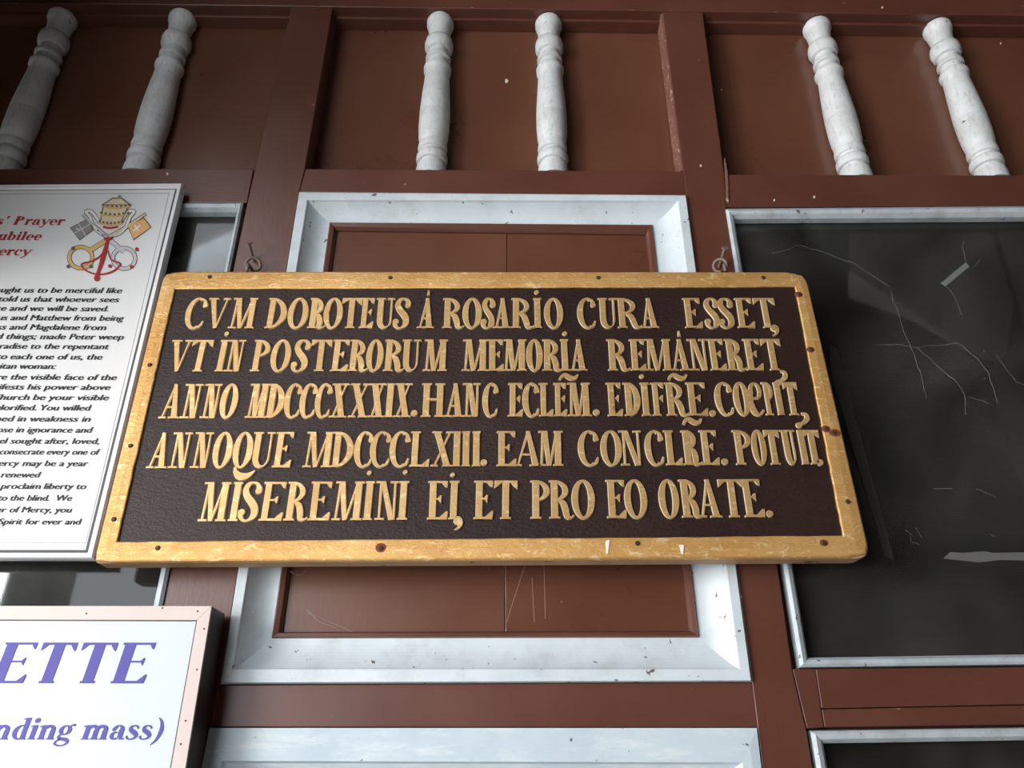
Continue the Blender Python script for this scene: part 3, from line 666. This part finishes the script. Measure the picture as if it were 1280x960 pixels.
LN = [("us to be merciful like", 120, 607, 583, "taught"), ("us that whoever sees", 100, 592, 628, "told"), ("and we will be saved.", 45, 540, 674, "face"), ("and Matthew from being", 50, 616, 721, "chaeus"),
      ("and Magdalene from", 45, 527, 768, "ess"), ("things; made Peter weep", 28, 616, 815, "ted"), ("to the repentant", 150, 541, 864, "Paradise"), ("each one of us, the", 50, 508, 916, "to"),
      ("woman:", 95, 275, 964, "Samaritan"), ("the visible face of the", 50, 580, 1018, "are"), ("his power above", 135, 548, 1068, "manifests"), ("be your visible", 163, 540, 1120, "Church"), ("You willed", 197, 450, 1172, "glorified."),
      ("in weakness in", 85, 448, 1227, "clothed"), ("in ignorance and", 78, 458, 1282, "those"), ("sought after, loved,", 50, 493, 1338, "feel"), ("every one of", 232, 495, 1393, "consecrate"), ("may be a year", 110, 437, 1450, "Mercy"),
      ("renewed", 3, 197, 1507, None), ("liberty to", 217, 427, 1565, "proclaim"), ("the blind.  We", 48, 355, 1623, "to"), ("of Mercy, you", 45, 355, 1682, "er"), ("for ever and", 125, 402, 1742, "Spirit")]
for i, (body, a, b, yy, pre) in enumerate(LN):
    print_line(body, a/4, b/4, 220+yy/4, 7.0+0.5*i/22, SF-0.0006, BLACK, ps, pre)

# serif lowercase for printed headings; x height .64, cap height 1, bold
def low(ch):
    """returns glyph, advance"""
    g = Glyph(); T = 0.22; th = 0.08; X = 0.66
    def foot(x, y=0): g.hb(x-T/2-0.05, x+T/2+0.06, y, y+0.06)
    def flag(x, y): g.quad((x-T/2-0.10, y-0.04), (x-T/2-0.10, y-0.10), (x, y-0.06), (x+T/2-0.03, y))
    if ch == 'n': 
        g.dg(.2, 0, .2, X, T); flag(.2, X); foot(.2); g.dg(.62, 0, .62, .42, T); foot(.62); g.arc(.44, .42, .29, .26, .10, .13, 0, 150, 8); return g, .84
    if ch == 'm':
        g.dg(.2, 0, .2, X, T); flag(.2, X); foot(.2)
        for x in (.60, 1.0): g.dg(x, 0, x, .42, T); foot(x); g.arc(x-.18, .42, .29, .26, .10, .13, 0, 150, 8)
        return g, 1.22
    if ch == 'u':
        g.dg(.2, .2, .2, X, T); flag(.2, X); g.dg(.6, 0, .6, X, T); flag(.6, X); g.arc(.38, .22, .29, .24, .10, .12, 180, 330, 8); g.hb(.6, .76, 0, .06); return g, .80
    if ch == 'r': g.dg(.2, 0, .2, X, T); flag(.2, X); foot(.2); g.stroke([(.30, .42, .05), (.38, .58, .09), (.5, .62, .15)]); g.disc(.52, .56, .10); return g, .62
    if ch == 'i': g.dg(.2, 0, .2, X, T); flag(.2, X); foot(.2); g.disc(.2, .87, .12); return g, .42
    if ch == 'l': g.dg(.2, 0, .2, 1, T); flag(.2, 1); foot(.2); return g, .42
    if ch == 'd': g.dg(.58, 0, .58, 1, T); flag(.58, 1); g.hb(.58, .76, 0, .06); g.arc(.42, .33, .36, .345, .16, .28, 40, 330, 16); return g, .80
    if ch == 'b': g.dg(.2, .02, .2, 1, T); flag(.2, 1); g.arc(.38, .33, .36, .345, .15, .28, -150, 145, 16); return g, .80
    if ch == 'o': g.arc(.38, .33, .36, .345, .15, .28, 0, 360, 20); return g, .78
    if ch == 'e': g.arc(.36, .33, .33, .345, .12, .27, 0, 310, 18); g.hb(.2, .66, .30, .36); return g, .70
    if ch == 'c': g.arc(.36, .33, .33, .345, .12, .27, 50, 310, 18); g.disc(.54, .52, .10); return g, .66
    if ch == 'a': g.dg(.52, .08, .52, .48, T); g.arc(.36, .44, .27, .235, .08, .17, 0, 165, 10); g.disc(.17, .47, .09); g.arc(.28, .18, .23, .19, .06, .12, 60, 320, 12); g.hb(.5, .74, 0, .07); return g, .74
    if ch == 's': g.stroke([(.50, .50, .09), (.44, .60, .08), (.30, .635, .07), (.16, .56, .14), (.20, .43, .18), (.40, .30, .2), (.50, .18, .16), (.42, .06, .10), (.26, .02, .06), (.12, .07, .08), (.09, .18, .10)], 4); return g, .60
    if ch == 'y':
        g.dg(.16, X, .42, .05, T, T*.8); g.dg(.70, X, .42, 0, th); g.stroke([(.43, .05, .08), (.36, -.12, .09), (.24, -.24, .10), (.12, -.22, .12)]); g.hb(0, .32, X-.06, X); g.hb(.58, .80, X-.06, X); return g, .76
    if ch == 'g':
        g.arc(.34, .43, .29, .235, .10, .17, 0, 360, 18); g.stroke([(.22, .24, .08), (.12, .14, .10), (.22, .05, .14), (.5, .0, .16), (.62, -.10, .12), (.5, -.24, .07), (.26, -.27, .07), (.06, -.18, .09), (.12, -.05, .08), (.25, .03, .06)], 4); g.stroke([(.52, .6, .06), (.62, .68, .08), (.72, .64, .12)]); return g, .74
    if ch == ')': g.stroke([(.10, 1.0, .04), (.28, .78, .12), (.36, .40, .19), (.26, .0, .12), (.06, -.24, .04)]); return g, .45
    if ch == "'": g.dg(.15, 1.02, .12, .72, .17, .07); return g, .32
    if ch == ' ': return g, .40
    c = ch; W = {'P': .78, 'E': .80, 'T': .86}.get(c, .8)
    return cap(c, W, 0.27, 0.055), W+0.14
def serif_text(body, x0, x1, py, caph, y, mat, parent, shear=0.13, adv=None):
    A, B = at(x0, py, y), at(x1, py, y); H = at(x0, py-caph, y).z-A.z
    gl = []; u = 0
    for ch in body:
        g, w = low(ch); gl.append((g, u)); u += w
    mins = min(p[0]+shear*p[1] for g, o in gl for s in g.strips for p in s[0]+s[1] for o in [o]) if False else 0
    ex = [(o+p[0]+shear*p[1]) for g, o in gl for s in g.strips for p in s[0]+s[1]]
    a, b = min(ex), max(ex); sx = (B.x-A.x)/(b-a)
    for g, o in gl:
        if not g.strips: continue
        m = MB(); g.mesh(lambda U, V, h: Vector((A.x+(o+U+shear*V-a)*sx, y-h, A.z+V*H)), m, 0.0003)
        m.build('letter', mat, parent)
serif_text("Prayer", 16, 80, 281, 10.8, SF-0.0005, RED, ps)
serif_text("s'", -8, 9.5, 281, 10.8, SF-0.0005, RED, ps)
serif_text("ubilee", -3.5, 51, 300, 10.8, SF-0.0005, RED, ps)
serif_text("ercy", -3, 38.5, 319, 10.8, SF-0.0005, RED, ps)

# crest, drawn in quarter pixels of the photograph (origin 0, 220)
crest_h = [0.0004]
def ink(name, strokes, mat, polys=(), up_=0):
    g = Glyph()
    for s in strokes: g.stroke([(x, y, w) for x, y, w in s], 4)
    for p in polys: g.quad(*p)
    m = MB(); yy = SF-0.0005-up_*0.00012
    g.mesh(lambda u, v, h: at(u/4, 220+v/4, yy-h), m, 0.0001); return m.build(name, mat, ps)
def circ(cx, cy, r, w, sq=1.0, n=14): return [(cx+r*math.cos(2*math.pi*i/n), cy+sq*r*math.sin(2*math.pi*i/n), w) for i in range(n+1)]
ink('crest_key', [[(556, 325, 26), (620, 380, 24)], circ(620, 412, 56, 22, .92)], PLINE, up_=0)
ink('crest_key', [[(556, 325, 20), (620, 380, 18)], circ(620, 412, 56, 15, .92)], PSILV, up_=1)
ink('crest_key', [[(525, 325, 26), (450, 372, 26)], circ(404, 408, 58, 22, .92)], PLINE, up_=0)
ink('crest_key', [[(525, 325, 20), (450, 372, 20)], circ(404, 408, 58, 15, .92)], PGOLD, up_=1)
ink('crest_stem', [[(540, 310, 26), (470, 250, 22), (415, 190, 20)]], PLINE)
ink('crest_stem', [[(540, 310, 18), (470, 250, 14), (415, 190, 12)]], PSILV, up_=1)
ink('crest_stem', [[(540, 310, 26), (640, 250, 22), (730, 188, 16)]], PLINE)
ink('crest_stem', [[(540, 310, 18), (640, 250, 14), (730, 188, 8)]], PGOLD2, up_=1)
ink('crest_bit', [], PLINE, [((348, 258), (440, 212), (468, 270), (398, 322))])
ink('crest_bit', [], PGREY, [((353, 259), (438, 217), (462, 269), (398, 315))], 1)
ink('crest_bit', [[(372, 286, 5), (452, 240, 5)], [(392, 236, 5), (428, 300, 5)], [(380, 262, 8), (400, 270, 8)]], PSILV, (), 2)
ink('crest_bit', [], PLINE, [((636, 250), (720, 206), (758, 256), (668, 322))])
ink('crest_bit', [], PORNG, [((641, 251), (718, 212), (752, 256), (668, 315))], 1)
ink('crest_bit', [[(665, 275, 6), (702, 245, 6)], [(672, 243, 6), (694, 275, 6)]], PWHITE, (), 2)
# lappets
for sx in (1, -1):
    f = lambda pts, w: [(550+sx*(x-550), y, w) for x, y in pts]
    ink('crest_ribbon', [f([(600, 235), (640, 180), (672, 178), (650, 205), (632, 250), (600, 285), (560, 300)], 20)], PLINE)
    ink('crest_ribbon', [f([(600, 235), (640, 180), (672, 178), (650, 205), (632, 250), (600, 285), (560, 300)], 13)], PWHITE, (), 1)
# tiara
ink('crest_tiara', [], PLINE, [((498, 240), (605, 240), (650, 140), (514, 140)), ((514, 140), (650, 140), (610, 108), (562, 108))], 2)
ink('crest_tiara', [], PGOLD2, [((503, 236), (600, 236), (640, 146), (520, 146)), ((520, 142), (642, 142), (608, 114), (564, 114))], 3)
for yy, xa, xb in ((152, 516, 650), (192, 506, 640), (236, 498, 612)):
    ink('crest_band', [[(xa, yy, 12), ((xa+xb)/2, yy+8, 12), (xb, yy, 12)]], PGOLD, (), 4)
    for q in range(7):
        x = lerp(xa, xb, q/6); ink('crest_jewel', [circ(x, yy-8+7*math.sin(math.pi*q/6), 3, 6)], PLINE, (), 5)
ink('crest_tiara', [[(515, 254, 10), (550, 260, 10), (590, 254, 10)]], RED, (), 6)
ink('crest_tiara', [[(596, 108, 8), (598, 96, 8)], circ(598, 104, 7, 6)], PGREY, (), 4)
# cord
ink('crest_cord', [[(520, 315, 16), (560, 312, 16)], [(540, 318, 12), (522, 380, 22), (505, 440, 20), (488, 488, 16), (484, 512, 30), (482, 526, 12)], [(532, 330, 6), (510, 390, 8), (460, 425, 8), (408, 440, 9), (430, 472, 8), (490, 492, 8), (560, 478, 9), (602, 440, 9), (556, 418, 7), (538, 370, 6)]], RED, (), 6)
ink('crest_knob', [circ(366, 362, 5, 10)], PLINE, (), 4)
for x, y in ((342, 452), (455, 452)): ink('crest_knob', [circ(x, y, 5, 10)], PLINE, (), 4)
for x, y in ((684, 366), (658, 454), (550, 450)): ink('crest_knob', [circ(x, y, 5, 9)], RED, (), 4)
disc_px('nail_head', 24, 229.5, SF-0.0032, 0.003, NAILM, ps)

# ---------------------------------------------------------------- lower left box sign
NF = -0.072; NB = -0.010
sg = empty('sign', at(60, 1010, NF)); tag(sg, 'thick white board sign with violet-blue serif lettering and pinkish edge strips, at the lower left', 'sign')
NO = [(-300, 757), (264.5, 757.5), (206, 1120), (-460, 1120)]
NI = [(-285, 774), (246, 775.5), (188, 1103), (-440, 1103)]
q0, q1 = Q(NO, NF), Q(NI, NF)
m = MB(); m.poly([Vector((p.x, NF+0.003, p.z)) for p in q0], NB); m.build('box_body', DARKW, sg, bevel=0.001)
m = MB(); m.poly([Vector((p.x, NF+0.0012, p.z)) for p in insetq(q0, q1, 0.5, 0)], NF+0.0035); m.build('face_board', WHITE, sg)
rings([insetq(q0, q1, 0.0, NF), insetq(q0, q1, 0.98, NF)], NF+0.004, PINKW, sg, 'edge_strip', bevel=0.0005)
rings([insetq(q0, q1, 0.985, NF+0.0004), insetq(q0, q1, 1.06, NF+0.0004)], NF+0.003, GOOVE, sg, 'groove')
for px, py in [(108, 767), (203, 760), (247, 764), (255, 786), (246, 837), (232, 901), (226, 930)]: disc_px('nail_head', px, py, NF, 0.0016, NAILM, sg, 0.0006)
serif_text("ETTE", -13, 185, 854, 51, NF+0.0009, INDIGO, sg, 0.12)
serif_text("nding mass)", -12, 202, 924.5, 27.5, NF+0.0009, INDIGO, sg, 0.12)

# ---------------------------------------------------------------- things on the window glass
GY = 0.0215
def on_glass(name, pts, mat, label, cat, y=GY, group=None):
    m = MB(); m.px(pts, y-0.0006, y); o = m.build(name, mat); return tag(o, label, cat, group)
on_glass('tape_strip', [(1037, 430), (1047, 436), (1080, 560), (1118, 700), (1112, 697), (1106, 694), (1066, 560), (1040, 470)], TAPED, 'long dark upright strip of old tape on the glass, right of the plaque', 'tape')
on_glass('tape_strip', [(1179, 698), (1188, 690), (1204, 691), (1232, 689), (1240, 691), (1300, 690), (1300, 701), (1250, 700), (1225, 703), (1196, 700)], TAPE, 'grey torn strip of old tape lying level low on the glass, right edge', 'tape')
on_glass('sticker', [(1176, 354), (1207, 328), (1212, 333), (1182, 358)], STICK, 'small pale slanted sticker high on the right window glass', 'sticker')
def web(name, paths, label, y, w=0.0004, mat=WEB):
    m = MB()
    for p in paths:
        pts = []
        for (a, b) in zip(p, p[1:]):
            for k in range(4):
                t = k/4; pts.append(at(lerp(a[0], b[0], t)+random.uniform(-1.2, 1.2), lerp(a[1], b[1], t)+random.uniform(-1.2, 1.2), y))
        pts.append(at(*p[-1], y)); m.tube(pts, [w*random.uniform(0.4, 1.3) for _ in pts], 4)
    o = m.build(name, mat); return tag(o, label, 'cobweb', None, 'stuff')
def sc(l): return [(900+x/3.37, 240+y/3.37) for x, y in l]
web('cobweb', [sc([(718, 420), (740, 480), (765, 570), (800, 640), (830, 720), (850, 790), (868, 870)]), sc([(540, 290), (640, 350), (720, 400)]), sc([(220, 260), (330, 225), (430, 250), (540, 295)])], 'thin dusty cobweb threads running down the middle of the right window glass', 0.014, 0.00022)
web('cobweb', [sc([(650, 645), (740, 640), (830, 655), (1000, 635)]), sc([(830, 655), (920, 740), (990, 790), (1030, 850), (1035, 940)]), sc([(1000, 635), (1080, 700), (1130, 760), (1170, 890)]), sc([(1040, 860), (1130, 890)])], 'branching cobweb cluster on the right window glass below the sticker', 0.014, 0.00022)
web('cobweb', [sc([(1160, 680), (1200, 740), (1250, 800), (1285, 815)]), sc([(1040, 300), (1020, 230), (1025, 205)]), sc([(930, 380), (980, 420), (1020, 520)]), sc([(1060, 320), (1100, 280)])], 'loose cobweb strands around the sticker and at the right picture edge', 0.014, 0.00022)
web('cobweb', [[(1132, 662), (1140, 668), (1137, 676), (1150, 682)], [(1145, 658), (1152, 672)], [(1168, 612), (1190, 611)], [(1220, 611), (1245, 622)], [(1238, 668), (1244, 671)]], 'short cobweb scraps on the dark glass above the grey tape', 0.014, 0.00022)
web('cobweb', [[(363, 715), (374, 719), (382, 713)], [(383, 763), (400, 778), (420, 785)], [(385, 765), (440, 790)], [(610, 702), (612, 714)]], 'wispy cobweb in the panel corner below the plaque', 0.012, 0.0003)

# scratches and flakes on the painted wood
fl = MB()
for (x, y, s_, d) in [(633, 101, 2.6, RY), (876, 207, 1.4, 0), (209, 217, 1.7, 0), (968, 250, 1.4, 0), (1018, 246, 1.6, 0), (1103, 9, 1.3, -.004), (902, 112, 1.0, RY), (1251, 54, 1.1, RY)]:
    a = random.uniform(0, 3); pts = [(x+s_*math.cos(a+i*math.pi/3)*(0.6 if i % 2 else 1), y+s_*1.1*math.sin(a+i*math.pi/3)) for i in range(6)]
    fl.px(pts, d-0.0008, d)
o = fl.build('paint_chips', CHIP, wall); o['kind'] = 'stuff'
sc_ = MB()
for p in ([(631.5, 704), (632, 782)], [(657, 704), (642, 750), (633, 778)], [(665, 722), (668, 778)], [(680, 704), (681.5, 773)]):
    sc_.tube([at(x, y, yb_) for x, y in p], 0.0004, 4)
o = sc_.build('scratches', CHIPP, trim); o['kind'] = 'stuff'

# ---------------------------------------------------------------- porch behind and beside the camera (seen in reflections), plus added shade and reflection pieces
m = MB(); m.box(-1.55, -1.25, -0.76, -0.002, 2.36, TOPZ); m.box(-1.55, -1.06, -0.80, -0.765, 2.50, TOPZ); struct('shade_blocker', m, DARKC)  # unseen boxes added to cast the shade in the top left corner
m = MB(); m.box(-1.1, 2.75, -3.55, -3.4, 0.0, TOPZ); struct('wall_far', m, DARKC)
def mirrored(px, py, y=None, z=None):
    d = right*((px-640.0)/F) + up*((480.0-py)/F) + fwd
    t = (z-CAM.z)/d.z if z is not None else (y-CAM.y)/d.y
    p = CAM+d*t; return Vector((p.x, 0.043-p.y, p.z))
for pts in ([(1062, 292), (1238, 292), (1268, 380), (1255, 455), (1225, 448), (1140, 400), (1062, 372)], [(1247, 290), (1420, 290), (1460, 560), (1300, 470)]):
    f_ = [mirrored(x, y, z=TOPZ-0.012) for x, y in pts]; n = len(f_)
    m = MB(); m.add(f_+[Vector((p.x, p.y, TOPZ-0.001)) for p in f_], [tuple(range(n)), tuple(range(n, 2*n))]+[(i, (i+1) % n, n+(i+1) % n, n+i) for i in range(n)])
    m.build('reflection_panel', PLAST, bpy.data.objects['ceiling'])  # pale panels added and shaped to be mirrored in the right pane
p0 = mirrored(4, 730, y=3.2); p1 = mirrored(58, 730, y=3.2)
pier = tag(empty('trim_4', (p0.x, p0.y, 0)), kind='structure')
for i in range(9):
    m = MB(); m.box(p0.x+random.uniform(-.01, .01), p1.x+random.uniform(-.01, .01), p0.y-0.3, p0.y+random.uniform(-.01, .01), i*0.39+0.005, i*0.39+0.385); m.build('stone', CONC, pier, bevel=0.012)
